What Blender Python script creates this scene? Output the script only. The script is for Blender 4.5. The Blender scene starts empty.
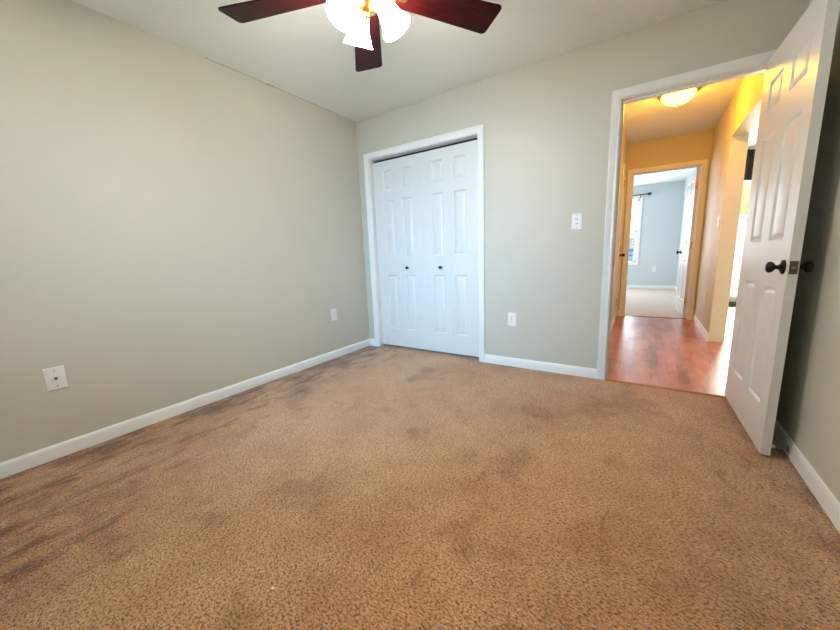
import bpy, bmesh, math, random
from mathutils import Matrix, Vector, noise
random.seed(7)
S = bpy.context.scene
COL = S.collection

# ------------------------------------------------------------------ camera
FPX = 341.16
cam_d = bpy.data.cameras.new('camera')
cam_d.sensor_fit = 'HORIZONTAL'; cam_d.sensor_width = 36.0
cam_d.lens = FPX / 840 * 36.0
cam_d.clip_start = 0.02
cam = bpy.data.objects.new('camera', cam_d); COL.objects.link(cam)
R_ = Vector((0.83840677, 0.54373846, -0.03771703))
U_ = Vector((-0.06399483, 0.16692426, 0.98389072))
F_ = Vector((-0.54127511, 0.82248695, -0.17474688))
cam.matrix_world = Matrix(((R_.x, U_.x, -F_.x, 2.65788), (R_.y, U_.y, -F_.y, -2.94012), (R_.z, U_.z, -F_.z, 1.03299), (0, 0, 0, 1)))
S.camera = cam

# ------------------------------------------------------------------ world, exposure, large lights
S.view_settings.view_transform = 'Standard'
S.view_settings.look = 'None'
S.view_settings.gamma = 1.0
S.view_settings.exposure = 0.11
S.view_settings.use_curve_mapping = False
W = bpy.data.worlds.new('world'); S.world = W; W.use_nodes = True
bg = W.node_tree.nodes['Background']
bg.inputs[0].default_value = (0.82, 0.91, 1.0, 1); bg.inputs[1].default_value = 2.5

def area(name, loc, rot, sx, sy, watts, col):
    d = bpy.data.lights.new(name, 'AREA'); d.shape = 'RECTANGLE'; d.size = sx; d.size_y = sy; d.energy = watts; d.color = col
    o = bpy.data.objects.new(name, d); COL.objects.link(o); o.location = loc; o.rotation_euler = rot
    return o
def point(name, loc, watts, col, rad, parent=None):
    d = bpy.data.lights.new(name, 'POINT'); d.energy = watts; d.color = col; d.shadow_soft_size = rad
    o = bpy.data.objects.new(name, d); COL.objects.link(o); o.location = loc
    if parent: o.parent = parent
    return o
HP = math.pi / 2
WIN_BED = 20.0; WIN_FAR = 56.0; WIN_KIT = 130.0; FAN_W = 8.0
area('daylight_bedroom_window', (0.95, -3.70, 1.50), (HP - 0.25, 0, 0.0), 1.15, 1.15, WIN_BED, (0.27, 0.62, 1.0)).data.spread = math.radians(66)
area('daylight_far_window', (1.95, 7.30, 1.40), (-HP, 0, 0), 1.0, 1.5, WIN_FAR, (0.78, 0.89, 1.0))
area('fill_far_room_side', (0.05, 5.5, 1.4), (0, -HP, 0), 1.5, 1.2, 52.0, (0.86, 0.93, 1.0))  # added fill with no known window, brightens the far room wall
area('fill_kitchen_side', (6.25, 0.85, 1.5), (0, HP, 0), 1.2, 1.2, 20.0, (0.62, 0.78, 1.0))  # added fill with no known window, lifts the hall jamb by the opening
area('daylight_kitchen_window', (4.4, 4.80, 1.1), (-HP, 0, 0), 1.7, 1.75, WIN_KIT, (1.0, 0.98, 0.9))

# ------------------------------------------------------------------ materials
def lin(c):
    return tuple((x / 255 / 12.92) if x / 255 <= 0.04045 else ((x / 255 + 0.055) / 1.055) ** 2.4 for x in c) + (1,)
class NT:
    def __init__(s, name):
        s.m = bpy.data.materials.new(name); s.m.use_nodes = True; s.t = s.m.node_tree; s.n = s.t.nodes; s.l = s.t.links
        s.p = s.n['Principled BSDF']; s.out = s.n['Material Output']
        s.tc = s.n.new('ShaderNodeTexCoord')
    def node(s, ty, **k):
        n = s.n.new(ty)
        for a, b in k.items(): setattr(n, a, b)
        return n
    def mapping(s, scale=(1, 1, 1), rot=(0, 0, 0)):
        m = s.node('ShaderNodeMapping'); m.inputs['Scale'].default_value = scale; m.inputs['Rotation'].default_value = rot
        s.l.new(s.tc.outputs['Object'], m.inputs['Vector']); return m.outputs[0]
    def noise(s, scale, detail=3, rough=0.5, vec=None):
        n = s.node('ShaderNodeTexNoise'); n.inputs['Scale'].default_value = scale; n.inputs['Detail'].default_value = detail; n.inputs['Roughness'].default_value = rough
        s.l.new(vec if vec else s.tc.outputs['Object'], n.inputs['Vector']); return n.outputs['Fac']
    def ramp(s, fac, stops):
        r = s.node('ShaderNodeValToRGB'); e = r.color_ramp.elements
        while len(e) < len(stops): e.new(0.5)
        for i, (p, c) in enumerate(stops): e[i].position = p; e[i].color = c
        s.l.new(fac, r.inputs[0]); return r.outputs[0]
    def mix(s, fac, a, b, mode='MIX'):
        m = s.node('ShaderNodeMix', data_type='RGBA', blend_type=mode)
        for sock, v in ((m.inputs[0], fac), (m.inputs[6], a), (m.inputs[7], b)):
            if hasattr(v, 'links') or hasattr(v, 'is_linked'): s.l.new(v, sock)
            else: sock.default_value = v
        return m.outputs[2]
    def bump(s, h, strength, dist, prev=None):
        b = s.node('ShaderNodeBump'); b.inputs['Strength'].default_value = strength; b.inputs['Distance'].default_value = dist
        s.l.new(h, b.inputs['Height'])
        if prev: s.l.new(prev, b.inputs['Normal'])
        s.l.new(b.outputs[0], s.p.inputs['Normal']); return b.outputs[0]
    def base(s, c):
        if hasattr(c, 'is_linked'): s.l.new(c, s.p.inputs['Base Color'])
        else: s.p.inputs['Base Color'].default_value = c
    def set(s, **k):
        for a, b in k.items(): s.p.inputs[a.replace('_', ' ')].default_value = b

def paint(name, rgb, rough=0.55, bump=0.10, scale=140):
    t = NT(name); c = lin(rgb)
    n = t.noise(1.7, 2)
    c2 = tuple(x * 0.96 for x in c[:3]) + (1,)
    t.base(t.mix(n, c, c2)); t.set(Roughness=rough)
    t.bump(t.noise(scale, 3), bump, 0.002)
    return t.m
def plain(name, rgb, rough=0.4, metal=0.0, bump=0.03, scale=60):
    t = NT(name); c = lin(rgb)
    n = t.noise(scale, 3)
    t.base(t.mix(n, c, tuple(x * 0.93 for x in c[:3]) + (1,))); t.set(Roughness=rough, Metallic=metal)
    if bump: t.bump(n, bump, 0.001)
    return t.m
M = {}
M['wall'] = paint('bedroom_wall_paint', (201, 198, 184))
M['hallwall'] = paint('hall_wall_paint', (218, 206, 180))
M['bluewall'] = paint('far_room_blue_paint', (204, 213, 217))
M['ceil'] = paint('ceiling_texture', (240, 244, 238), 0.8, 0.35, 38)
M['trim'] = plain('white_trim_paint', (240, 240, 238), 0.35)
M['plate'] = plain('white_plastic', (238, 237, 234), 0.3, bump=0)
M['slot'] = plain('dark_slot', (40, 38, 36), 0.5, bump=0)
M['bronze'] = plain('dark_bronze', (52, 42, 38), 0.28, 0.85)
M['nickel'] = plain('aged_nickel', (150, 140, 125), 0.35, 0.9, bump=0.2)
M['latch'] = plain('worn_latch_steel', (112, 100, 86), 0.45, 0.8, bump=0.4, scale=220)
M['brass'] = plain('polished_brass', (222, 170, 84), 0.22, 1.0)
M['antique'] = plain('antique_brass', (150, 104, 60), 0.35, 0.8)
M['black'] = plain('black_cloth', (14, 13, 14), 0.7)
M['rodmetal'] = plain('black_iron', (24, 24, 26), 0.4, 0.6)
M['track'] = plain('grey_metal_track', (165, 166, 160), 0.4, 0.2)
M['heater'] = plain('grey_heater_enamel', (150, 150, 150), 0.45)
M['strip'] = plain('oak_transition', (150, 92, 54), 0.3)
M['sliver'] = plain('stained_caulk', (176, 168, 140), 0.8)

# door: white moulded skin with embossed wood grain
t = NT('white_moulded_door'); t.base(lin((222, 223, 221))); t.set(Roughness=0.38)
g = t.noise(9, 4, 0.6, t.mapping((14, 14, 1.2)))
w = t.node('ShaderNodeTexWave', wave_type='BANDS', bands_direction='X'); w.inputs['Scale'].default_value = 14; w.inputs['Distortion'].default_value = 9; w.inputs['Detail'].default_value = 3
t.l.new(t.mapping((1, 1, 0.22)), w.inputs['Vector'])
b = t.bump(g, 0.16, 0.002); t.bump(w.outputs['Fac'], 0.10, 0.0015, b)
M['door'] = t.m

# carpet
t = NT('brown_pile_carpet')
big = t.noise(1.5, 4, 0.6); mid = t.noise(5.5, 5, 0.65); streak = t.noise(4.2, 6, 0.72, t.mapping((2.4, 0.9, 1), (0, 0, 0.25)))
fine = t.noise(105, 3, 0.62, t.mapping((0.9, 1.3, 1), (0, 0, 0.58))); vfine = t.noise(300, 2, 0.6); speck = t.noise(165, 2, 0.7, t.mapping((0.7, 1.5, 1), (0, 0, 0.5))); clump = t.noise(30, 4, 0.7)
c0 = t.ramp(big, [(0.32, lin((180, 130, 84))), (0.68, lin((220, 176, 132)))])
c1 = t.mix(t.ramp(mid, [(0.35, (0, 0, 0, 1)), (0.75, (0.8, 0.8, 0.8, 1))]), c0, lin((222, 180, 138)))
# soiled strokes along the side walls; front-left also has corner shade painted in
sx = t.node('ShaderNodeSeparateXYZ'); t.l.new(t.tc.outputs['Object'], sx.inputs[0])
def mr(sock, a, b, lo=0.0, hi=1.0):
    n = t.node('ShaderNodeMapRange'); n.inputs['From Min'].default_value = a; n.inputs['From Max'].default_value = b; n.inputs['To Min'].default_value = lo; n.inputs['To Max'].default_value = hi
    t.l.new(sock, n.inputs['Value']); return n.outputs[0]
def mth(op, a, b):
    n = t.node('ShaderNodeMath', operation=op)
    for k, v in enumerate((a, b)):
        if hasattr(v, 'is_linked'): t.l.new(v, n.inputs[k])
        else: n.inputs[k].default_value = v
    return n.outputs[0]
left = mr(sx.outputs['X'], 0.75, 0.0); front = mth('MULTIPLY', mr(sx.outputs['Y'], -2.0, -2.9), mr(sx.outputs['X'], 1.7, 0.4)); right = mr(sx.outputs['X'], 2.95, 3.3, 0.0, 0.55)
edge_mask = mth('MAXIMUM', mth('MAXIMUM', left, front), right)
soil_and_shade = t.ramp(mth('ADD', streak, mth('MULTIPLY', edge_mask, 0.22)), [(0.60, (0, 0, 0, 1)), (0.77, (0.92, 0.92, 0.92, 1))])
c2 = t.mix(soil_and_shade, c1, lin((112, 66, 28)))
blot = t.noise(2.1, 5, 0.62, t.mapping((1, 1, 1), (0, 0, 1.1)))
c2 = t.mix(t.ramp(blot, [(0.56, (0, 0, 0, 1)), (0.62, (0.36, 0.42, 0.42, 1))]), c2, lin((138, 90, 46)))
c3 = t.mix(1.0, c2, t.ramp(fine, [(0.33, (0.20, 0.145, 0.10, 1)), (0.49, (0.92, 0.90, 0.88, 1)), (0.66, (1.26, 1.25, 1.23, 1))]), 'MULTIPLY')
c3 = t.mix(1.0, c3, t.ramp(speck, [(0.37, (0.14, 0.10, 0.07, 1)), (0.43, (1, 1, 1, 1))]), 'MULTIPLY')
c3 = t.mix(0.6, c3, t.ramp(clump, [(0.30, (0.66, 0.60, 0.55, 1)), (0.5, (1.0, 1.0, 1.0, 1))]), 'MULTIPLY')
c4 = t.mix(0.7, c3, t.ramp(vfine, [(0.36, (0.55, 0.5, 0.45, 1)), (0.56, (1.05, 1.05, 1.05, 1))]), 'MULTIPLY')
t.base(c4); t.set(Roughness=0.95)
t.p.inputs['Specular IOR Level'].default_value = 0.1
t.p.inputs['Sheen Weight'].default_value = 0.42; t.p.inputs['Sheen Roughness'].default_value = 0.35
b = t.bump(fine, 0.9, 0.012); b = t.bump(vfine, 0.5, 0.004, b); t.bump(mid, 0.35, 0.02, b)
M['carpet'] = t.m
t = NT('grey_beige_carpet'); n = t.noise(160, 3, 0.6); n2 = t.noise(4, 4)
t.base(t.mix(n2, t.ramp(n, [(0.3, lin((186, 166, 154))), (0.7, lin((226, 210, 200)))]), lin((204, 186, 174)))); t.set(Roughness=0.95); t.bump(n, 0.6, 0.006)
M['carpet2'] = t.m

# hall wood floor: planks along y
t = NT('reddish_wood_planks')
vec = t.mapping((1, 1, 1), (0, 0, HP))
br = t.node('ShaderNodeTexBrick'); t.l.new(vec, br.inputs['Vector'])
br.offset = 0.37; br.inputs['Scale'].default_value = 1.0; br.inputs['Brick Width'].default_value = 0.46; br.inputs['Row Height'].default_value = 0.064
br.inputs['Mortar Size'].default_value = 0.0012; br.inputs['Color1'].default_value = lin((190, 112, 82)); br.inputs['Color2'].default_value = lin((136, 68, 46)); br.inputs['Mortar'].default_value = lin((122, 66, 46))
gr = t.noise(7, 5, 0.65, t.mapping((9, 0.9, 1)))
bl = t.noise(3.0, 4, 0.6, t.mapping((2.2, 0.8, 1)))
t.base(t.mix(t.ramp(bl, [(0.35, (0, 0, 0, 1)), (0.7, (0.7, 0.7, 0.7, 1))]), t.mix(0.75, br.outputs['Color'], t.ramp(gr, [(0.3, (0.5, 0.45, 0.42, 1)), (0.65, (1.1, 1.1, 1.1, 1))]), 'MULTIPLY'), lin((202, 142, 114))))
t.set(Roughness=0.29); t.bump(gr, 0.45, 0.003)
M['wood'] = t.m
t = NT('pale_tile_floor')
br = t.node('ShaderNodeTexBrick'); t.l.new(t.mapping(), br.inputs['Vector']); br.offset = 0; br.inputs['Scale'].default_value = 1; br.inputs['Brick Width'].default_value = 0.33; br.inputs['Row Height'].default_value = 0.33; br.inputs['Mortar Size'].default_value = 0.004
br.inputs['Color1'].default_value = lin((226, 216, 186)); br.inputs['Color2'].default_value = lin((218, 206, 178)); br.inputs['Mortar'].default_value = lin((180, 170, 150))
t.base(br.outputs['Color']); t.set(Roughness=0.25)
M['tile'] = t.m

# cherry blades
t = NT('cherry_blade_wood')
g = t.noise(5, 5, 0.6, t.mapping((1.5, 16, 16)))
t.base(t.ramp(g, [(0.3, lin((14, 2, 2))), (0.7, lin((52, 7, 6)))])); t.set(Roughness=0.38); t.p.inputs['Specular IOR Level'].default_value = 0.08
M['blade'] = t.m

def shade_mat(name, col, em, strength):
    t = NT(name)
    tr = t.node('ShaderNodeBsdfTranslucent'); tr.inputs[0].default_value = col
    e = t.node('ShaderNodeEmission'); e.inputs[0].default_value = em; e.inputs[1].default_value = strength
    t.base(col); t.set(Roughness=0.25)
    n = t.noise(30, 3); t.bump(n, 0.05, 0.001)
    mx = t.node('ShaderNodeMixShader'); mx.inputs[0].default_value = 0.5
    t.l.new(t.p.outputs[0], mx.inputs[1]); t.l.new(tr.outputs[0], mx.inputs[2])
    ad = t.node('ShaderNodeAddShader'); t.l.new(mx.outputs[0], ad.inputs[0]); t.l.new(e.outputs[0], ad.inputs[1])
    t.l.new(ad.outputs[0], t.out.inputs[0]); return t.m
M['shade'] = shade_mat('frosted_fan_shade', (0.95, 0.93, 0.9, 1), (1.0, 0.965, 0.885, 1), 62.0)
M['bowl'] = shade_mat('frosted_hall_bowl', (0.95, 0.85, 0.6, 1), (1.0, 0.46, 0.01, 1), 66.0)
t = NT('lit_bulb'); t.p.inputs['Emission Color'].default_value = (1, 0.9, 0.75, 1); t.p.inputs['Emission Strength'].default_value = 8; t.base((1, 1, 1, 1)); M['bulb'] = t.m
t = NT('window_glass')
tp = t.node('ShaderNodeBsdfTransparent'); gl = t.node('ShaderNodeBsdfGlossy'); gl.inputs['Roughness'].default_value = 0.03
mx = t.node('ShaderNodeMixShader'); mx.inputs[0].default_value = 0.06
t.l.new(tp.outputs[0], mx.inputs[1]); t.l.new(gl.outputs[0], mx.inputs[2]); t.l.new(mx.outputs[0], t.out.inputs[0]); M['glass'] = t.m
t = NT('pale_gravel_ground'); n = t.noise(12, 4); t.base(t.ramp(n, [(0.3, lin((214, 212, 190))), (0.7, lin((232, 230, 210)))])); t.set(Roughness=0.9); M['grass'] = t.m
t = NT('sunlit_leaves'); n = t.noise(9, 5); t.base(t.ramp(n, [(0.3, lin((196, 206, 120))), (0.7, lin((236, 240, 180)))])); t.set(Roughness=0.8); t.bump(n, 1.0, 0.1); M['leaf'] = t.m
t = NT('blue_siding')
wv = t.node('ShaderNodeTexWave', wave_type='BANDS', bands_direction='Z'); wv.inputs['Scale'].default_value = 1.6; t.l.new(t.tc.outputs['Object'], wv.inputs['Vector'])
t.base(t.ramp(wv.outputs['Fac'], [(0.2, lin((60, 110, 160))), (0.8, lin((120, 170, 214)))])); t.set(Roughness=0.6); M['siding'] = t.m

# ------------------------------------------------------------------ mesh helpers
class MB:
    def __init__(s): s.v = []; s.f = []
    def add(s, vs, fs):
        o = len(s.v); s.v += [tuple(x) for x in vs]; s.f += [tuple(i + o for i in f) for f in fs]
    def box(s, x0, x1, y0, y1, z0, z1):
        s.add([(x0, y0, z0), (x1, y0, z0), (x1, y1, z0), (x0, y1, z0), (x0, y0, z1), (x1, y0, z1), (x1, y1, z1), (x0, y1, z1)],
              [(0, 3, 2, 1), (4, 5, 6, 7), (0, 1, 5, 4), (1, 2, 6, 5), (2, 3, 7, 6), (3, 0, 4, 7)])
        return s
    def loft(s, rings, close_ring=True, cap=True, close_path=False):
        n = len(rings[0]); vs = [p for r in rings for p in r]; fs = []
        m = len(rings)
        for i in range(m - (0 if close_path else 1)):
            a = i * n; b = ((i + 1) % m) * n
            for j in range(n if close_ring else n - 1):
                k = (j + 1) % n; fs.append((a + j, a + k, b + k, b + j))
        if cap and close_ring and not close_path:
            fs.append(tuple(range(n))[::-1]); fs.append(tuple((m - 1) * n + j for j in range(n)))
        s.add(vs, fs); return s
    def lathe(s, prof, n=32, cap=True, mat=None):
        """prof: (radius, z) pairs; mat: Matrix to place it"""
        rings = []
        for r, z in prof:
            ring = [Vector((r * math.cos(2 * math.pi * i / n), r * math.sin(2 * math.pi * i / n), z)) for i in range(n)]
            rings.append([mat @ p if mat else p for p in ring])
        return s.loft(rings, cap=cap)
    def tube(s, pts, rad, n=10):
        pts = [Vector(p) for p in pts]; rings = []
        for i, p in enumerate(pts):
            d = (pts[min(i + 1, len(pts) - 1)] - pts[max(i - 1, 0)]).normalized()
            a = d.orthogonal().normalized() if i == 0 else (pa - d * pa.dot(d)).normalized()
            pa = a; b = d.cross(a)
            rr = rad[i] if isinstance(rad, (list, tuple)) else rad
            rings.append([p + (a * math.cos(2 * math.pi * k / n) + b * math.sin(2 * math.pi * k / n)) * rr for k in range(n)])
        return s.loft(rings)
    def build(s, name, mat, parent=None, smooth=None, bevel=0, loc=None):
        me = bpy.data.meshes.new(name); me.from_pydata(s.v, [], s.f); me.update()
        bm = bmesh.new(); bm.from_mesh(me); bmesh.ops.remove_doubles(bm, verts=bm.verts, dist=1e-6); bmesh.ops.recalc_face_normals(bm, faces=bm.faces); bm.to_mesh(me); bm.free()
        me.materials.append(M[mat])
        if smooth is not None:
            for p in me.polygons: p.use_smooth = True
            me.set_sharp_from_angle(angle=math.radians(smooth))
        o = bpy.data.objects.new(name, me); COL.objects.link(o)
        if parent: o.parent = parent
        if loc: o.location = loc
        if bevel:
            bv = o.modifiers.new('bevel', 'BEVEL'); bv.width = bevel; bv.segments = 2; bv.limit_method = 'ANGLE'
        return o
def bx(x0, x1, y0, y1, z0, z1): return MB().box(x0, x1, y0, y1, z0, z1)
def struct(o): o['kind'] = 'structure'; return o
def empty(name, loc=(0, 0, 0), rz=0.0):
    o = bpy.data.objects.new(name, None); COL.objects.link(o); o.location = loc; o.rotation_euler = (0, 0, rz); o.empty_display_size = 0.05
    return o
def thing(name, label, cat, loc, rz=0.0, group=None):
    o = empty(name, loc, rz); o['label'] = label; o['category'] = cat
    if group: o['group'] = group
    return o
def tag(o, label, cat, group=None):
    o['label'] = label; o['category'] = cat
    if group: o['group'] = group
    return o

H = 2.44
XW = 3.315            # bedroom width
XH0, XH1 = 2.352, 3.285   # hall side walls
YB = 0.115            # back of the closet wall
YF0, YF1 = 2.985, 3.10    # wall at the end of the hall
YR = 7.05             # far wall of the far room
CL0, CL1 = 0.155, 1.384   # closet opening
DR0, DR1 = 2.459, 3.213   # bedroom doorway
OPZ = 2.033
FD0, FD1 = 2.447, 3.203   # doorway at the hall end
YK = 4.5              # kitchen back wall
K0, K1 = 0.45, 1.70   # opening from hall to kitchen (along y)

def wall_y(name, x0, x1, y0, y1, mat, holes=(), z1=H):
    """wall with thickness y0..y1 and rectangular holes (x0,x1,z0,z1)"""
    m = MB(); xs = x0
    for hx0, hx1, hz0, hz1 in sorted(holes):
        m.box(xs, hx0, y0, y1, 0, z1)
        if hz0 > 0: m.box(hx0, hx1, y0, y1, 0, hz0)
        m.box(hx0, hx1, y0, y1, hz1, z1)
        xs = hx1
    m.box(xs, x1, y0, y1, 0, z1)
    return struct(m.build(name, mat))
def wall_x(name, y0, y1, x0, x1, mat, holes=(), z1=H):
    m = MB(); ys = y0
    for a0, a1, hz0, hz1 in sorted(holes):
        m.box(x0, x1, ys, a0, 0, z1)
        if hz0 > 0: m.box(x0, x1, a0, a1, 0, hz0)
        m.box(x0, x1, a0, a1, hz1, z1)
        ys = a1
    m.box(x0, x1, ys, y1, 0, z1)
    return struct(m.build(name, mat))

# ------------------------------------------------------------------ structure: shell
W1 = (0.35, 1.55, 0.88, 2.10)        # bedroom window behind the camera
W2 = (1.52, 2.475, 0.63, 2.15)       # far room window
W3 = (3.62, 5.10, 0.19, 1.97)        # kitchen window
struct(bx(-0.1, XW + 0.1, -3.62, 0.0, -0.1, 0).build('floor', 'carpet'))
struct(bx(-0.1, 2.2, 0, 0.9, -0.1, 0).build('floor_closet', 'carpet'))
struct(bx(2.2, 3.415, 0.0, YF0 + 0.03, -0.1, 0).build('floor_hall', 'wood'))
struct(bx(0.2, 3.415, YF0 + 0.03, YR + 0.12, -0.1, 0).build('floor_far', 'carpet2'))
struct(bx(3.415, 6.1, 0.0, YK + 0.12, -0.1, 0).build('floor_kitchen', 'tile'))
struct(bx(-0.1, XW + 0.1, -3.62, 0.0, H, H + 0.12).build('ceiling', 'ceil'))
struct(bx(-0.1, 6.1, 0.0, YF1, H, H + 0.12).build('ceiling_hall', 'ceil'))
struct(bx(0.2, 3.415, YF1, YR + 0.12, H, H + 0.12).build('ceiling_far', 'ceil'))
struct(bx(3.415, 6.1, YF1, YK + 0.12, H, H + 0.12).build('ceiling_kitchen', 'ceil'))
wall_x('wall_left', -3.62, 0.9, -0.1, 0.0, 'wall')
wall_x('wall_right', -3.62, 0.0, XW, XW + 0.1, 'wall')
wall_y('wall_back', 0.0, 3.415, 0.0, YB, 'wall', [(CL0 - 0.016, CL1 + 0.016, 0, OPZ + 0.016), (DR0 - 0.016, DR1 + 0.016, 0, OPZ + 0.016)])
wall_y('wall_front', 0.0, XW, -3.62, -3.5, 'wall', [W1])
wall_y('wall_closet_back', 0.0, 2.236, 0.72, 0.9, 'wall')
wall_x('wall_closet_side', YB, 0.72, 1.6, 1.7, 'wall')
wall_x('wall_hall_left', YB, YF0, XH0 - 0.116, XH0, 'hallwall', [(2.492, 2.938, 0, OPZ + 0.016)])
wall_x('wall_hall_right', YB, YF0, XH1, XH1 + 0.13, 'hallwall', [(K0, K1, 0, 2.04)])
wall_y('wall_hall_end', 0.3, 3.415, YF0, YF1, 'hallwall', [(FD0 - 0.016, FD1 + 0.016, 0, OPZ + 0.016)])
wall_y('wall_far', 0.3, 3.415, YR, YR + 0.12, 'bluewall', [W2])
wall_x('wall_far_left', YF1, YR, 0.2, 0.3, 'bluewall', [(4.9, 6.1, 0.63, 2.15)])  # side opening added only to let the far room fill in
wall_x('wall_far_right', YF1, YR, 3.31, 3.415, 'bluewall')
struct(MB().box(0.3, FD0 - 0.08, YF1, YF1 + 0.004, 0, H).box(FD1 + 0.08, 3.31, YF1, YF1 + 0.004, 0, H).box(FD0 - 0.08, FD1 + 0.08, YF1, YF1 + 0.004, OPZ + 0.08, H).build('wall_far_near', 'bluewall'))
wall_y('wall_kitchen_far', 3.415, 6.1, YK, YK + 0.12, 'hallwall', [W3])
wall_y('wall_kitchen_near', 3.415, 6.1, 0.0, YB, 'hallwall')
wall_x('wall_kitchen_right', YB, YK, 6.0, 6.1, 'hallwall', [(0.25, 1.45, 0.9, 2.1)])  # opening added only for the unseen kitchen fill
struct(bx(-14, 20, -14, 26, -0.6, -0.5).build('ground', 'grass'))

# ------------------------------------------------------------------ trim: baseboards, casings, jambs
BP = [(0, 0), (0.013, 0), (0.013, 0.062), (0.010, 0.070), (0.006, 0.0765), (0.0, 0.079)]   # (out from wall, z)
def base_seg(m, fr, a0, a1):
    m.loft([[fr(a, z, n) for n, z in BP] for a in (a0, a1)])
def fr_y(y, s): return lambda a, z, n: (a, y + s * n, z)      # wall plane y, room on side s
def fr_x(x, s): return lambda a, z, n: (x + s * n, a, z)
def baseboard(name, fr, segs, extra=()):
    m = MB()
    for a0, a1 in segs: base_seg(m, fr, a0, a1)
    return struct(m.build(name, 'trim', smooth=25))
baseboard('baseboard_left', fr_x(0, 1), [(-3.5, 0)])
baseboard('baseboard_back', fr_y(0, -1), [(0.0, 0.094), (1.443, 2.399), (3.274, XW)])
baseboard('baseboard_right', fr_x(XW, -1), [(-3.5, 0)])
baseboard('baseboard_front', fr_y(-3.5, 1), [(0, XW)])
baseboard('baseboard_hall_left', fr_x(XH0, 1), [(YB, 2.447)])
baseboard('baseboard_hall_right', fr_x(XH1, -1), [(YB, K0), (K1, YF0)])
baseboard('baseboard_hall_end', fr_y(YF0, -1), [(XH0, FD0 - 0.06), (FD1 + 0.06, XH1)])
baseboard('baseboard_far', fr_y(YR, -1), [(0.3, 3.31)])
baseboard('baseboard_far_right', fr_x(3.31, -1), [(YF1, YR)])

CP = [(0, 0), (0, 0.010), (0.006, 0.0125), (0.012, 0.012), (0.018, 0.0105), (0.030, 0.013), (0.046, 0.0165), (0.055, 0.017), (0.057, 0.015), (0.057, 0)]
def casing(m, fr, a0, a1, zt, z0=0.0, four=False):
    """mitred casing round an opening a0..a1 up to zt"""
    r = 0.005
    a0 -= r; a1 += r; zt += r
    def ring(kind):
        out = []
        for u, n in CP:
            if kind == 0: out.append(fr(a0 - u, z0 - (u if four else 0), n))
            if kind == 1: out.append(fr(a0 - u, zt + u, n))
            if kind == 2: out.append(fr(a1 + u, zt + u, n))
            if kind == 3: out.append(fr(a1 + u, z0 - (u if four else 0), n))
        return out
    m.loft([ring(k) for k in range(4)], close_path=four)
def jamb(m, fr, a0, a1, zt, d0, d1, t=0.016):
    """jamb boards lining an opening, depth d0..d1 along n"""
    def b(A0, A1, Z0, Z1):
        p = [fr(A0, Z0, d0), fr(A1, Z0, d0), fr(A1, Z0, d1), fr(A0, Z0, d1), fr(A0, Z1, d0), fr(A1, Z1, d0), fr(A1, Z1, d1), fr(A0, Z1, d1)]
        m.add(p, [(0, 3, 2, 1), (4, 5, 6, 7), (0, 1, 5, 4), (1, 2, 6, 5), (2, 3, 7, 6), (3, 0, 4, 7)])
    b(a0 - t, a0, 0, zt); b(a1, a1 + t, 0, zt); b(a0 - t, a1 + t, zt, zt + t)
def stops(m, fr, a0, a1, zt, d0, d1, t=0.011):
    jamb(m, fr, a0 + t, a1 - t, zt - t, d0, d1, t)

# trim_1 closet opening
F = fr_y(0, -1)
m = MB(); casing(m, F, CL0, CL1, OPZ); o = struct(m.build('trim_1', 'trim', smooth=25)); o['label'] = 'white casing and jamb round the closet opening'
m = MB(); jamb(m, F, CL0, CL1, OPZ, 0, -YB); m.build('jamb', 'trim', o)
bx(CL0 + 0.001, CL1 - 0.001, 0.044, 0.048, OPZ - 0.013, OPZ).build('closet_track', 'track', o)
m = MB(); m.box(CL0 + 0.001, CL1 - 0.001, 0.048, 0.082, OPZ - 0.004, OPZ - 0.0005); m.box(CL0 + 0.001, CL1 - 0.001, 0.082, 0.086, OPZ - 0.03, OPZ); m.build('track_channel', 'slot', o)  # channel coloured dark: shade of the gap above the doors painted in
# trim_2 bedroom doorway
m = MB(); casing(m, F, DR0, DR1, OPZ); casing(m, fr_y(YB, 1), DR0, DR1, OPZ); o = struct(m.build('trim_2', 'trim', smooth=25)); o['label'] = 'white casing and jamb round the bedroom doorway'
m = MB(); jamb(m, F, DR0, DR1, OPZ, 0, -YB); m.build('jamb', 'trim', o)
m = MB(); stops(m, F, DR0, DR1, OPZ, -0.040, -0.075); m.build('door_stop_moulding', 'trim', o)
m = MB(); m.box(DR0, DR0 + 0.0015, 0.006, 0.034, 0.884, 0.945); m.build('strike_plate', 'nickel', o, bevel=0.0005)
# trim_3 doorway at the hall end
Fh = fr_y(YF0, -1)
m = MB(); casing(m, Fh, FD0, FD1, OPZ); casing(m, fr_y(YF1, 1), FD0, FD1, OPZ); o = struct(m.build('trim_3', 'trim', smooth=25)); o['label'] = 'white casing and jamb round the doorway at the hall end'
m = MB(); jamb(m, Fh, FD0, FD1, OPZ, 0, -(YF1 - YF0)); m.build('jamb', 'trim', o)
m = MB(); stops(m, Fh, FD0, FD1, OPZ, -0.035, -0.07); m.build('door_stop_moulding', 'trim', o)
# trim_4 narrow linen closet on the hall's left wall
Fl = fr_x(XH0, 1)
m = MB(); casing(m, Fl, 2.508, 2.922, OPZ); o = struct(m.build('trim_4', 'trim', smooth=25)); o['label'] = 'white casing round the narrow door on the hall left wall'
m = MB(); jamb(m, Fl, 2.508, 2.922, OPZ, 0, -0.115); m.build('jamb', 'trim', o)
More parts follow.
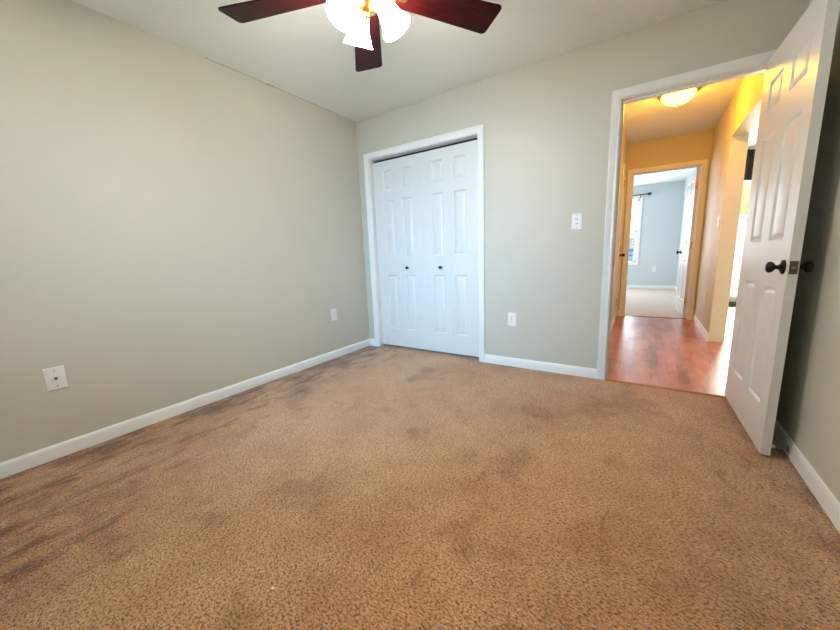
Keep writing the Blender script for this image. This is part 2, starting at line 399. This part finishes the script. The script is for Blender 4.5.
# transition strips
m = MB(); m.loft([[(x, -0.022, 0.0), (x, -0.012, 0.007), (x, 0.016, 0.009), (x, 0.026, 0.002), (x, 0.026, -0.01), (x, -0.022, -0.01)] for x in (DR0, DR1)])
struct(m.build('trim_5', 'strip', smooth=40))['label'] = 'oak strip between the brown carpet and the hall floor'
m = MB(); m.loft([[(x, YF0 + 0.01, 0.0), (x, YF0 + 0.02, 0.007), (x, YF0 + 0.05, 0.007), (x, YF0 + 0.06, 0.0)] for x in (FD0, FD1)])
struct(m.build('trim_6', 'antique', smooth=40))['label'] = 'dark strip between the hall floor and the far room carpet'
# loose flakes where the wall paint meets the ceiling
m = MB()
for y, l, hh in ((-1.02, 0.055, 0.012), (-0.985, 0.03, 0.010), (-0.36, 0.022, 0.010), (-0.38, 0.014, 0.006)):
    pts = [(0.001, y - l / 2, H - 0.0005), (0.006, y - l / 4, H - 0.002), (0.002, y, H - hh), (0.005, y + l / 4, H - hh * 0.6), (0.001, y + l / 2, H - 0.0005), (0.014, y + l / 5, H - 0.001), (0.012, y - l / 5, H - 0.0015)]
    m.add(pts, [(0, 1, 2), (1, 2, 3), (2, 3, 4), (0, 1, 6), (1, 3, 5), (1, 5, 6), (3, 4, 5)])
struct(m.build('trim_7', 'sliver'))['label'] = 'peeling flakes along the top of the left wall'
# hairline crack lip along that joint
m = MB(); prev = None; rings = []
for i in range(60):
    y = -1.5 + 1.25 * i / 59
    w = 0.0018 + 0.0016 * noise.noise(Vector((y * 6, 0, 0)))
    rings.append([(0.0, y, H), (0.003, y, H), (0.0, y, H - max(0.0008, w) * 2.2)])
m.loft(rings); struct(m.build('trim_8', 'sliver'))['label'] = 'thin caulk line along the top of the left wall'

# ------------------------------------------------------------------ doors
def leaf_mesh(w, h, t, panels):
    """moulded door leaf: x 0..w, y 0..t (front at y=0), z 0..h, panels on both faces"""
    m = MB()
    xs = sorted({0, w} | {p[0] for p in panels} | {p[1] for p in panels}); zs = sorted({0, h} | {p[2] for p in panels} | {p[3] for p in panels})
    rings = [(0.0, 0.0), (0.003, 0.002), (0.010, 0.0105), (0.016, 0.0105), (0.036, 0.003), (0.039, 0.0026)]
    for y0, s in ((0.0, 1), (t, -1)):
        for i in range(len(xs) - 1):
            for j in range(len(zs) - 1):
                cx, cz = (xs[i] + xs[i + 1]) / 2, (zs[j] + zs[j + 1]) / 2
                if any(p[0] < cx < p[1] and p[2] < cz < p[3] for p in panels): continue
                m.add([(xs[i], y0, zs[j]), (xs[i + 1], y0, zs[j]), (xs[i + 1], y0, zs[j + 1]), (xs[i], y0, zs[j + 1])], [(0, 1, 2, 3)])
        for x0, x1, z0, z1 in panels:
            k = min(1.0, (x1 - x0) / 0.13)
            rr = [[(x0 + d * k, y0 + s * q, z0 + d), (x1 - d * k, y0 + s * q, z0 + d), (x1 - d * k, y0 + s * q, z1 - d), (x0 + d * k, y0 + s * q, z1 - d)] for d, q in rings]
            m.loft(rr, cap=False); m.add(rr[-1], [(0, 1, 2, 3)])
    # edges, split at the same cuts so the skin is watertight
    for a, b in zip(zs[:-1], zs[1:]):
        for x in (0, w): m.add([(x, 0, a), (x, t, a), (x, t, b), (x, 0, b)], [(0, 1, 2, 3)])
    for a, b in zip(xs[:-1], xs[1:]):
        for z in (0, h): m.add([(a, 0, z), (b, 0, z), (b, t, z), (a, t, z)], [(0, 1, 2, 3)])
    return m
PZ = [(0.218, 0.795), (1.018, 1.578), (1.713, 1.875)]
def knob_set(parent, x, z, t, mat='bronze'):
    for s, y in ((-1, 0.0), (1, t)):
        mt = Matrix.Translation((x, y, z)) @ Matrix.Rotation(HP * (1 if s < 0 else -1), 4, 'X')
        MB().lathe([(0.0005, -0.001), (0.033, -0.001), (0.033, 0.003), (0.030, 0.007), (0.022, 0.010), (0.014, 0.0125), (0.0105, 0.018), (0.0095, 0.022), (0.011, 0.027), (0.018, 0.032), (0.024, 0.038), (0.0262, 0.045), (0.0245, 0.052), (0.018, 0.057), (0.010, 0.0595), (0.0005, 0.060)], 28, mat=mt).build('door_knob', mat, parent, smooth=50)
def hinge(parent, x, y, z, mat, rad=0.0062):
    m = MB()
    for k in range(3):
        m.lathe([(rad, z - 0.044 + k * 0.0297), (rad, z - 0.016 + k * 0.0297)], 12, mat=Matrix.Translation((x, y, 0)))
    m.lathe([(0.001, z + 0.043), (0.005, z + 0.045), (0.004, z + 0.050), (0.001, z + 0.052)], 12, mat=Matrix.Translation((x, y, 0)))
    return m
# open bedroom door, hinged at the right jamb
DW, DH, DT = 0.772, 2.015, 0.035
d = empty('door_1', (3.171, -0.012, 0.014), math.radians(-88.5)); struct(d); d['label'] = 'white six-panel bedroom door standing open beside the right wall'
cols = ((0.132, 0.335), (0.458, 0.662))
leaf_mesh(DW, DH, DT, [(a, b, z0, z1) for a, b in cols for z0, z1 in PZ]).build('door_leaf', 'door', d, smooth=20)
knob_set(d, 0.717, 0.900, DT)
m = MB(); m.box(DW - 0.0005, DW + 0.0012, 0.004, DT - 0.004, 0.871, 0.929); m.build('latch_plate', 'latch', d, bevel=0.0008)
m = MB(); m.lathe([(0.008, 0), (0.008, 0.008), (0.003, 0.011)], 12, mat=Matrix.Translation((DW + 0.001, DT / 2, 0.900)) @ Matrix.Rotation(HP, 4, 'Y')); m.build('latch_bolt', 'nickel', d, smooth=40)
for z in (0.19, 1.0, 1.83):
    m = hinge(d, -0.004, DT + 0.004, z, 'nickel'); m.box(-0.0015, 0.0, 0.006, DT, z - 0.044, z + 0.044); m.build('hinge', 'nickel', d, smooth=40)
# bifold closet doors
cw = (CL1 - CL0 - 0.010) / 4
lx = [CL0 + 0.003 + i * (cw + 0.0013) for i in range(4)]
pan = [(0.288, 0.412), (0.530, 0.654), (0.878, 1.006), (1.122, 1.249)]
for n, (i0, i1, kn, side) in enumerate(((0, 1, 1, 'left'), (2, 3, 2, 'right'))):
    d = empty('door_%d' % (n + 2), (lx[i0], 0.046, 0.024)); struct(d); d['label'] = side + ' bifold pair of the white closet doors'
    for i in (i0, i1):
        off = lx[i] - lx[i0]
        lm = leaf_mesh(cw, 1.979, 0.032, [(pan[i][0] - lx[i], pan[i][1] - lx[i], z0 - 0.014, z1 + 0.0) for z0, z1 in ((0.210, 0.797), (1.003, 1.583), (1.700, 1.885))])
        lm.build('door_leaf', 'door', d, smooth=20, loc=(off, 0, 0))
    kx = (pan[kn][0] + pan[kn][1]) / 2 - lx[i0]
    mt = Matrix.Translation((kx + (-0.030 if kn == 1 else 0.024), 0, 0.875)) @ Matrix.Rotation(HP, 4, 'X')
    MB().lathe([(0.0005, -0.001), (0.011, -0.001), (0.011, 0.003), (0.006, 0.006), (0.006, 0.014), (0.012, 0.019), (0.0155, 0.025), (0.013, 0.031), (0.006, 0.034), (0.0005, 0.0345)], 20, mat=mt).build('closet_knob', 'bronze', d, smooth=50)
# narrow closet door on the hall's left wall
d = empty('door_4', (XH0, 2.511, 0.012), math.radians(90)); struct(d); d['label'] = 'narrow white closet door on the hall left wall'
leaf_mesh(0.408, 2.015, DT, [(0.10, 0.308, z0, z1) for z0, z1 in PZ]).build('door_leaf', 'door', d, smooth=20)
for z in (0.26, 1.0, 1.83): hinge(d, -0.002, -0.019, z, 'brass', 0.0075).build('hinge', 'brass', d, smooth=40)
mt = Matrix.Translation((0.345, 0, 0.90)) @ Matrix.Rotation(HP, 4, 'X')
MB().lathe([(0.0005, -0.001), (0.030, -0.001), (0.028, 0.006), (0.012, 0.010), (0.010, 0.028), (0.022, 0.040), (0.026, 0.052), (0.020, 0.064), (0.0005, 0.068)], 24, mat=mt).build('door_knob', 'bronze', d, smooth=50)
# open door of the far room
d = empty('door_5', (3.200, YF1 + 0.012, 0.014), math.radians(93.2)); struct(d); d['label'] = 'white six-panel door standing open in the blue far room'
leaf_mesh(0.745, DH, DT, [(a, b, z0, z1) for a, b in ((0.115, 0.325), (0.425, 0.635)) for z0, z1 in PZ]).build('door_leaf', 'door', d, smooth=20, loc=(0, 0, 0))
knob_set(d, 0.685, 0.90, DT)
for z in (0.22, 1.0, 1.80):
    m = hinge(d, -0.008, -0.006, z, 'brass', 0.008); m.box(-0.003, 0.0, 0.0, DT - 0.003, z - 0.05, z + 0.05); m.box(-0.0085, -0.006, -0.06, 0, z - 0.05, z + 0.05); m.build('hinge', 'brass', d, smooth=40)

# ------------------------------------------------------------------ windows
def window(name, x0, x1, z0, z1, yin, yout, s, rail, muntins, sill=False, label=''):
    """wall opening window; s = +1 if the room lies on the -y side"""
    m = MB(); casing(m, fr_y(yin, -s), x0, x1, z1, z0, four=True); o = struct(m.build(name, 'trim', smooth=25)); o['label'] = label
    lo, hi = min(yin, yout), max(yin, yout)
    fm = MB(); t = 0.014
    fm.box(x0 - 0.001, x0 + t, lo, hi, z0, z1); fm.box(x1 - t, x1 + 0.001, lo, hi, z0, z1); fm.box(x0, x1, lo, hi, z1 - t, z1 + 0.001); fm.box(x0, x1, lo, hi, z0 - 0.001, z0 + t)
    fm.build('window_frame', 'trim', o)
    ym = yin + s * 0.07
    halves = [(z0 + t, rail + 0.018, 0.0), (rail - 0.018, z1 - t, 0.028)] if rail else [(z0 + t, z1 - t, 0.0)]
    for a, b, dy in halves:
        y0, y1 = sorted((ym + s * dy, ym + s * (dy + 0.026)))
        sm = MB(); f = 0.036
        sm.box(x0 + t, x0 + t + f, y0, y1, a, b); sm.box(x1 - t - f, x1 - t, y0, y1, a, b); sm.box(x0 + t, x1 - t, y0, y1, b - f, b); sm.box(x0 + t, x1 - t, y0, y1, a, a + f)
        yc = (y0 + y1) / 2
        for fz in muntins: sm.box(x0 + t, x1 - t, yc - 0.008, yc + 0.008, a + (b - a) * fz - 0.009, a + (b - a) * fz + 0.009)
        if muntins:
            for fx in (1 / 3, 2 / 3): sm.box(x0 + (x1 - x0) * fx - 0.009, x0 + (x1 - x0) * fx + 0.009, yc - 0.008, yc + 0.008, a, b)
        sh = sm.build('sash', 'trim', o)
        bx(x0 + t + f - 0.003, x1 - t - f + 0.003, yc - 0.002, yc + 0.002, a + f - 0.003, b - f + 0.003).build('pane', 'glass', sh)
    return o
window('window_1', *W1, -3.5, -3.62, -1, 1.49, (), label='white bedroom window in the wall facing the closet')
window('window_2', *W2, YR, YR + 0.12, 1, 1.39, (0.5,), label='white sash window in the blue far room')
window('window_3', *W3, YK, YK + 0.12, 1, None, (), label='tall bright kitchen window')

# ------------------------------------------------------------------ ceiling fan
FX, FY, FZ = 1.596, -1.654, 2.155
fan = thing('ceiling_fan', 'ceiling fan with five dark cherry blades and three lit white glass shades', 'ceiling fan', (FX, FY, H))
z0 = FZ - H                     # blade plane in local z
MB().lathe([(0.0005, 0.0), (0.072, 0.0), (0.074, -0.010), (0.066, -0.030), (0.048, -0.048), (0.022, -0.055), (0.0005, -0.056)], 36).build('canopy', 'antique', fan, smooth=40)
MB().lathe([(0.012, -0.05), (0.012, -0.125)], 16).build('downrod', 'antique', fan, smooth=40)
MB().lathe([(0.0005, -0.118), (0.030, -0.118), (0.060, -0.130), (0.105, -0.145), (0.118, -0.170), (0.120, -0.215), (0.112, -0.245), (0.088, -0.262), (0.0005, -0.264)], 40).build('motor_housing', 'antique', fan, smooth=40)
MB().lathe([(0.0005, -0.262), (0.060, -0.262), (0.060, -0.275), (0.046, -0.292), (0.046, -0.330), (0.058, -0.338), (0.062, -0.352), (0.050, -0.372), (0.030, -0.384), (0.012, -0.390), (0.010, -0.402), (0.0005, -0.408)], 36).build('switch_housing', 'brass', fan, smooth=40)
PIT = math.radians(-12)
def blade_mesh():
    out = []; r0, r1, w0, w1 = 0.150, 0.66, 0.060, 0.0825
    def arc(cx, cy, r, a0, a1, n=6): return [(cx + r * math.cos(a0 + (a1 - a0) * i / n), cy + r * math.sin(a0 + (a1 - a0) * i / n)) for i in range(n + 1)]
    c = 0.022
    out += arc(r1 - c, -w1 + c, c, -HP, 0); out += arc(r1 - c, w1 - c, c, 0, HP)
    out += arc(r0 + 0.03, w0 - 0.03, 0.03, HP, math.pi); out += arc(r0 + 0.03, -w0 + 0.03, 0.03, math.pi, 1.5 * math.pi)
    m = MB(); m.loft([[(x, y, z) for x, y in out] for z in (-0.003, 0.003)]); return m
def iron_mesh():
    m = MB()
    sec = [(0.085, 0.016, 0.012), (0.12, 0.011, 0.010), (0.135, 0.011, 0.002), (0.150, 0.018, -0.006), (0.170, 0.024, -0.006), (0.186, 0.020, -0.006), (0.197, 0.010, -0.006)]
    m.loft([[(r, -w, z - 0.0025), (r, w, z - 0.0025), (r, w, z + 0.0025), (r, -w, z + 0.0025)] for r, w, z in sec])
    return m
SCREWS = ((0.162, 0.011), (0.162, -0.011), (0.186, 0))
for k in range(5):
    a = math.radians(57.7 + 72 * k)
    tilt = 0.0115 * math.cos(a) + 0.0131 * math.sin(a)
    rm = Matrix.Translation((0, 0, z0)) @ Matrix.Rotation(a, 4, 'Z') @ Matrix.Rotation(-tilt, 4, 'Y') @ Matrix.Rotation(PIT, 4, 'X')
    if k == 0:
        b0 = blade_mesh().build('blade', 'blade', fan, bevel=0.0015); i0 = iron_mesh().build('blade_iron', 'brass', b0, smooth=30); ss = [MB().lathe([(0.0005, -0.012), (0.004, -0.0115), (0.0055, -0.0085)], 10, mat=Matrix.Translation((x, y, 0))).build('screw', 'brass', b0, smooth=40) for x, y in SCREWS]
        b0.matrix_local = rm
    else:
        b = b0.copy(); COL.objects.link(b); b.parent = fan; b.matrix_local = rm
        for src in [i0] + ss:
            c = src.copy(); COL.objects.link(c); c.parent = b
# light kit: arms, glass shades and bulbs
fdir = math.atan2(F_.y, F_.x)
SHADE = [(r * 1.06, z * 1.12) for r, z in [(0.030, 0.0), (0.034, 0.004), (0.036, 0.018), (0.039, 0.040), (0.045, 0.064), (0.053, 0.085), (0.062, 0.100), (0.0635, 0.1035), (0.0605, 0.1035), (0.051, 0.087), (0.043, 0.066), (0.037, 0.042), (0.034, 0.018), (0.031, 0.004)]]
for k, az in enumerate((27, -90, 138)):      # angle from the viewing direction, anticlockwise from above
    a = fdir + math.radians(az)
    e = Vector((math.cos(a), math.sin(a), 0)); dn = Vector((0, 0, -1)); ti = math.radians(30)
    ax = (e * math.sin(ti) + dn * math.cos(ti))
    neck = e * 0.070 + Vector((0, 0, 2.092 - H))
    sidev = ax.cross(Vector((0, 0, 1))).normalized(); up = sidev.cross(ax)
    mt = Matrix.Translation(neck) @ Matrix((sidev, up, ax)).transposed().to_4x4()
    pts = [Vector((0, 0, -0.345)) + e * 0.03, Vector((0, 0, -0.340)) + e * 0.046, Vector((0, 0, -0.332)) + e * 0.060, neck - ax * 0.014, neck + ax * 0.002]
    am = MB().tube(pts, 0.0065, 10); am.lathe([(0.0005, -0.016), (0.016, -0.016), (0.024, -0.006), (0.033, 0.0), (0.034, 0.008), (0.032, 0.008), (0.0005, 0.004)], 24, mat=mt)
    am.build('lamp_arm', 'brass', fan, smooth=40)
    sh = MB().lathe(SHADE, 36, cap=False, mat=mt); sh.f.extend([(len(SHADE[:1]) * 0 + j, (j + 1) % 36, 13 * 36 + (j + 1) % 36, 13 * 36 + j) for j in range(36)])
    so = sh.build('lamp_shade', 'shade', fan, smooth=50)
    MB().lathe([(0.0005, 0.006), (0.012, 0.008), (0.013, 0.028), (0.020, 0.045), (0.024, 0.058), (0.020, 0.072), (0.010, 0.080), (0.0005, 0.082)], 20, mat=mt).build('bulb', 'bulb', so, smooth=60)
    point('fan_bulb_light', neck + ax * 0.098, FAN_W, (1.0, 0.95, 0.86), 0.03, fan)

# ------------------------------------------------------------------ hall ceiling light
hl = thing('ceiling_light', 'round flush ceiling light with a glowing amber glass bowl in the hall', 'ceiling light', (2.825, 1.31, H))
MB().lathe([(0.0005, 0), (0.160, 0), (0.166, -0.006), (0.166, -0.022), (0.156, -0.034), (0.140, -0.040), (0.130, -0.038), (0.0005, -0.030)], 48).build('rim', 'antique', hl, smooth=40)
MB().lathe([(0.131, -0.036), (0.128, -0.050), (0.116, -0.073), (0.094, -0.095), (0.064, -0.112), (0.032, -0.122), (0.0005, -0.124)], 48, cap=False).build('glass_bowl', 'bowl', hl, smooth=60)
MB().lathe([(0.0005, -0.118), (0.010, -0.120), (0.012, -0.127), (0.006, -0.133), (0.008, -0.139), (0.0005, -0.144)], 16).build('finial', 'antique', hl, smooth=50)

# ------------------------------------------------------------------ outlets, switches and plates (local: x right, z up, face towards -y)
def plate(parent, w=0.074, h=0.122, name='cover_plate'):
    m = MB(); a, b = w / 2, h / 2
    m.loft([[(-a, 0, -b), (a, 0, -b), (a, 0, b), (-a, 0, b)], [(-a, -0.003, -b), (a, -0.003, -b), (a, -0.003, b), (-a, -0.003, b)], [(-a + 0.004, -0.0062, -b + 0.004), (a - 0.004, -0.0062, -b + 0.004), (a - 0.004, -0.0062, b - 0.004), (-a + 0.004, -0.0062, b - 0.004)]])
    return m.build(name, 'plate', parent, bevel=0.0008)
def disc(x, z, r, y0, y1, n=20, cut=None):
    ring = []
    for i in range(n):
        X = r * math.cos(2 * math.pi * i / n); Z = r * math.sin(2 * math.pi * i / n)
        if cut: Z = max(-cut, min(cut, Z))
        ring.append((x + X, z + Z))
    m = MB(); m.loft([[(X, y, Z) for X, Z in ring] for y in (y0, y1)]); return m
def outlet(loc, rz, label, group=None):
    t = thing('electrical_outlet', label, 'outlet', loc, rz, group)
    plate(t)
    for z in (0.0195, -0.0195):
        r = disc(0, z, 0.0172, -0.004, -0.0082, 28, 0.0135).build('receptacle', 'plate', t, bevel=0.0006)
        m = MB(); m.box(-0.0072, -0.005, -0.0085, -0.0075, z - 0.001, z + 0.0075); m.box(0.0048, 0.0066, -0.0085, -0.0075, z, z + 0.0065); m.box(-0.0022, 0.0022, -0.0085, -0.0075, z - 0.0085, z - 0.0045)
        m.build('slot', 'slot', r)
    disc(0, 0, 0.0032, -0.005, -0.0072).build('screw', 'nickel', t)
    return t
outlet((1.702, 0, 0.434), 0, 'white duplex outlet low on the wall between closet and bedroom doorway', 'duplex outlets')
outlet((0, -0.522, 0.455), HP, 'white duplex outlet low on the left wall near the closet corner', 'duplex outlets')
outlet((XH1, 2.18, 0.42), -HP, 'white outlet low on the right wall of the hall', 'duplex outlets')
outlet((2.865, YR, 0.47), 0, 'small outlet on the blue wall of the far room', 'duplex outlets')
c = thing('cable_plate', 'white cable wall plate with a dark jack on the left wall', 'wall plate', (0, -2.547, 0.442), HP)
plate(c, 0.084, 0.126)
m = disc(0, 0.0, 0.0075, -0.005, -0.010, 6); m.build('jack_nut', 'nickel', c)
MB().lathe([(0.0005, 0), (0.0052, 0), (0.0052, 0.009), (0.0005, 0.009)], 14, mat=Matrix.Translation((0, -0.008, 0)) @ Matrix.Rotation(HP, 4, 'X')).build('coaxial_jack', 'slot', c, smooth=40)
for z in (0.042, -0.042): disc(0, z, 0.0034, -0.005, -0.0074).build('screw', 'nickel', c)
def switch(loc, rz, label, double):
    t = thing('light_switch', label, 'light switch', loc, rz)
    plate(t)
    if double:
        for z, s in ((0.0165, 1), (-0.0165, -1)):
            f = bx(-0.0125, 0.0125, -0.0078, -0.004, z - 0.0085, z + 0.0085).build('switch_body', 'plate', t, bevel=0.0008)
            m = MB(); m.loft([[(x, -0.0075, z - 0.0035), (x + 0.006, -0.0075, z - 0.0035), (x + 0.006, -0.0075, z + 0.0035), (x, -0.0075, z + 0.0035)] if j == 0 else [(x + 0.006 * s, -0.017, z - 0.0028), (x + 0.006 * s + 0.004, -0.017, z - 0.0028), (x + 0.006 * s + 0.004, -0.017, z + 0.0028), (x + 0.006 * s, -0.017, z + 0.0028)] for x, j in ((-0.003, 0), (-0.002, 1))])
            m.build('toggle', 'plate', f)
            bx(-0.008, 0.008, -0.0082, -0.0076, z - 0.0042, z + 0.0042).build('slot', 'slot', f)
    else:
        m = bx(-0.0055, 0.0055, -0.008, -0.004, -0.0125, 0.0125); m.build('switch_body', 'plate', t, bevel=0.0006)
        m = MB(); m.loft([[(-0.004, -0.007, -0.005), (0.004, -0.007, -0.005), (0.004, -0.007, 0.005), (-0.004, -0.007, 0.005)], [(-0.0032, -0.018, 0.004), (0.0032, -0.018, 0.004), (0.0032, -0.018, 0.010), (-0.0032, -0.018, 0.010)]]); m.build('toggle', 'plate', t)
    for z in (0.048, -0.048): disc(0, z, 0.003, -0.005, -0.0072).build('screw', 'nickel', t)
    return t
switch((2.202, 0, 1.237), 0, 'white wall switch with two stacked toggles left of the bedroom doorway', True)
switch((XH1, 1.86, 1.25), -HP, 'white switch plate on the right wall of the hall', False)

# ------------------------------------------------------------------ door stop on the right baseboard
t = thing('door_stop', 'small metal door stop low on the right wall behind the open door', 'door stop', (XW - 0.013, -0.715, 0.036), math.pi)
rot = Matrix.Rotation(HP, 4, 'Y')
MB().lathe([(0.0005, 0), (0.011, 0), (0.010, 0.004), (0.0045, 0.007), (0.0045, 0.050), (0.0005, 0.050)], 16, mat=rot).build('rod', 'nickel', t, smooth=40)
MB().lathe([(0.0005, 0.047), (0.009, 0.047), (0.0095, 0.056), (0.007, 0.062), (0.0005, 0.063)], 16, mat=rot).build('rubber_tip', 'plate', t, smooth=40)

bm = bmesh.new(); bmesh.ops.create_icosphere(bm, subdivisions=2, radius=1.0)
for v_ in bm.verts: v_.co = Vector((v_.co.x * 0.0055, v_.co.y * 0.004, v_.co.z * 0.003)) * (1 + 0.3 * noise.noise(v_.co * 3))
me = bpy.data.meshes.new('lint'); bm.to_mesh(me); bm.free(); me.materials.append(M['plate'])
o = bpy.data.objects.new('lint', me); COL.objects.link(o); o.location = (1.730, -2.445, 0.0028); tag(o, 'tiny white speck of lint lying on the brown carpet', 'lint')

# ------------------------------------------------------------------ far room: curtain rod; kitchen: valance and heater
t = thing('curtain_rod', 'black curtain rod above the far room window', 'curtain rod', (1.99, YR - 0.075, 2.222))
MB().tube([(-0.62, 0, 0), (0.62, 0, 0)], 0.011, 12).build('rod', 'rodmetal', t, smooth=40)
for s in (-1, 1):
    MB().lathe([(0.012, 0), (0.016, 0.01), (0.012, 0.02), (0.026, 0.035), (0.036, 0.058), (0.028, 0.085), (0.010, 0.10), (0.0005, 0.102)], 18, mat=Matrix.Translation((0.61 * s, 0, 0)) @ Matrix.Rotation(HP * s, 4, 'Y')).build('finial', 'rodmetal', t, smooth=50)
    m = MB().tube([(0.50 * s, 0.07, -0.06), (0.50 * s, 0.03, -0.035), (0.50 * s, 0.0, -0.012)], 0.008, 8); m.box(0.50 * s - 0.018, 0.50 * s + 0.018, 0.068, 0.075, -0.10, -0.02); m.build('bracket', 'rodmetal', t)
v = MB(); rings = []
for i in range(91):
    x = 3.50 + 1.72 * i / 90; d = 0.018 * math.sin(i * 0.9)
    rings.append([(x, YK - 0.085 + d, 2.405), (x, YK - 0.079 + d, 2.405), (x, YK - 0.075 + d * 1.4, 1.965), (x, YK - 0.083 + d * 1.4, 1.965)])
v.loft(rings)
vo = v.build('window_valance', 'black', smooth=60)
tag(vo, 'black cloth valance hanging at the top of the kitchen window', 'valance')
MB().tube([(3.48, YK - 0.082, 2.412), (5.24, YK - 0.082, 2.412)], 0.009, 10).build('valance_rod', 'trim', vo, smooth=40)
h = thing('baseboard_heater', 'grey baseboard heater under the bright kitchen window', 'heater', (4.35, YK, 0.0))
m = MB(); m.loft([[(x, -0.001, 0.165), (x, -0.055, 0.165), (x, -0.070, 0.145), (x, -0.070, 0.085), (x, -0.062, 0.085), (x, -0.062, 0.140), (x, -0.001, 0.150)] for x in (-0.85, 0.85)]); m.build('front_cover', 'heater', h, bevel=0.002)
bx(-0.84, 0.84, -0.058, -0.001, 0.012, 0.14).build('fin_block', 'slot', h)
for x in (-0.85, 0.82): bx(x, x + 0.03, -0.072, -0.001, 0.0, 0.168).build('end_cap', 'heater', h, bevel=0.003)

# ------------------------------------------------------------------ outdoors seen through the windows
def crown(name, loc, r, mat, sub=4, amp=0.35):
    bm = bmesh.new(); bmesh.ops.create_icosphere(bm, subdivisions=sub, radius=1.0)
    for v_ in bm.verts:
        d = 1 + amp * noise.noise(v_.co * 2.2 + Vector(loc)) + amp * 0.5 * noise.noise(v_.co * 6 + Vector(loc))
        v_.co = Vector((v_.co.x * r[0], v_.co.y * r[1], v_.co.z * r[2])) * d
    me = bpy.data.meshes.new(name); bm.to_mesh(me); bm.free(); me.materials.append(M[mat])
    for p in me.polygons: p.use_smooth = True
    o = bpy.data.objects.new(name, me); COL.objects.link(o); o.location = loc; return o
t = thing('garden_tree', 'sunlit yellow green tree outside the kitchen window', 'tree', (4.6, 12.5, -0.5))
o = crown('foliage', (0, 0, 4.6), (2.4, 2.0, 2.2), 'leaf'); o.parent = t
MB().tube([(0, 0, 0), (0.05, 0, 1.6), (0, 0.05, 3.2)], [0.2, 0.15, 0.1], 12).build('trunk', 'antique', t, smooth=60)
t = thing('garden_shed', 'blue sided shed outside the far room window', 'shed', (1.5, 14.0, -0.5))
bx(-1.4, 0.75, -1.0, 1.0, 0, 1.45).build('wall', 'siding', t)
m = MB(); m.loft([[(x, -1.15, 1.42), (x, 0, 1.85), (x, 1.15, 1.42), (x, 1.15, 1.46), (x, 0, 1.90), (x, -1.15, 1.46)] for x in (-1.5, 0.85)]); m.build('roof', 'heater', t)
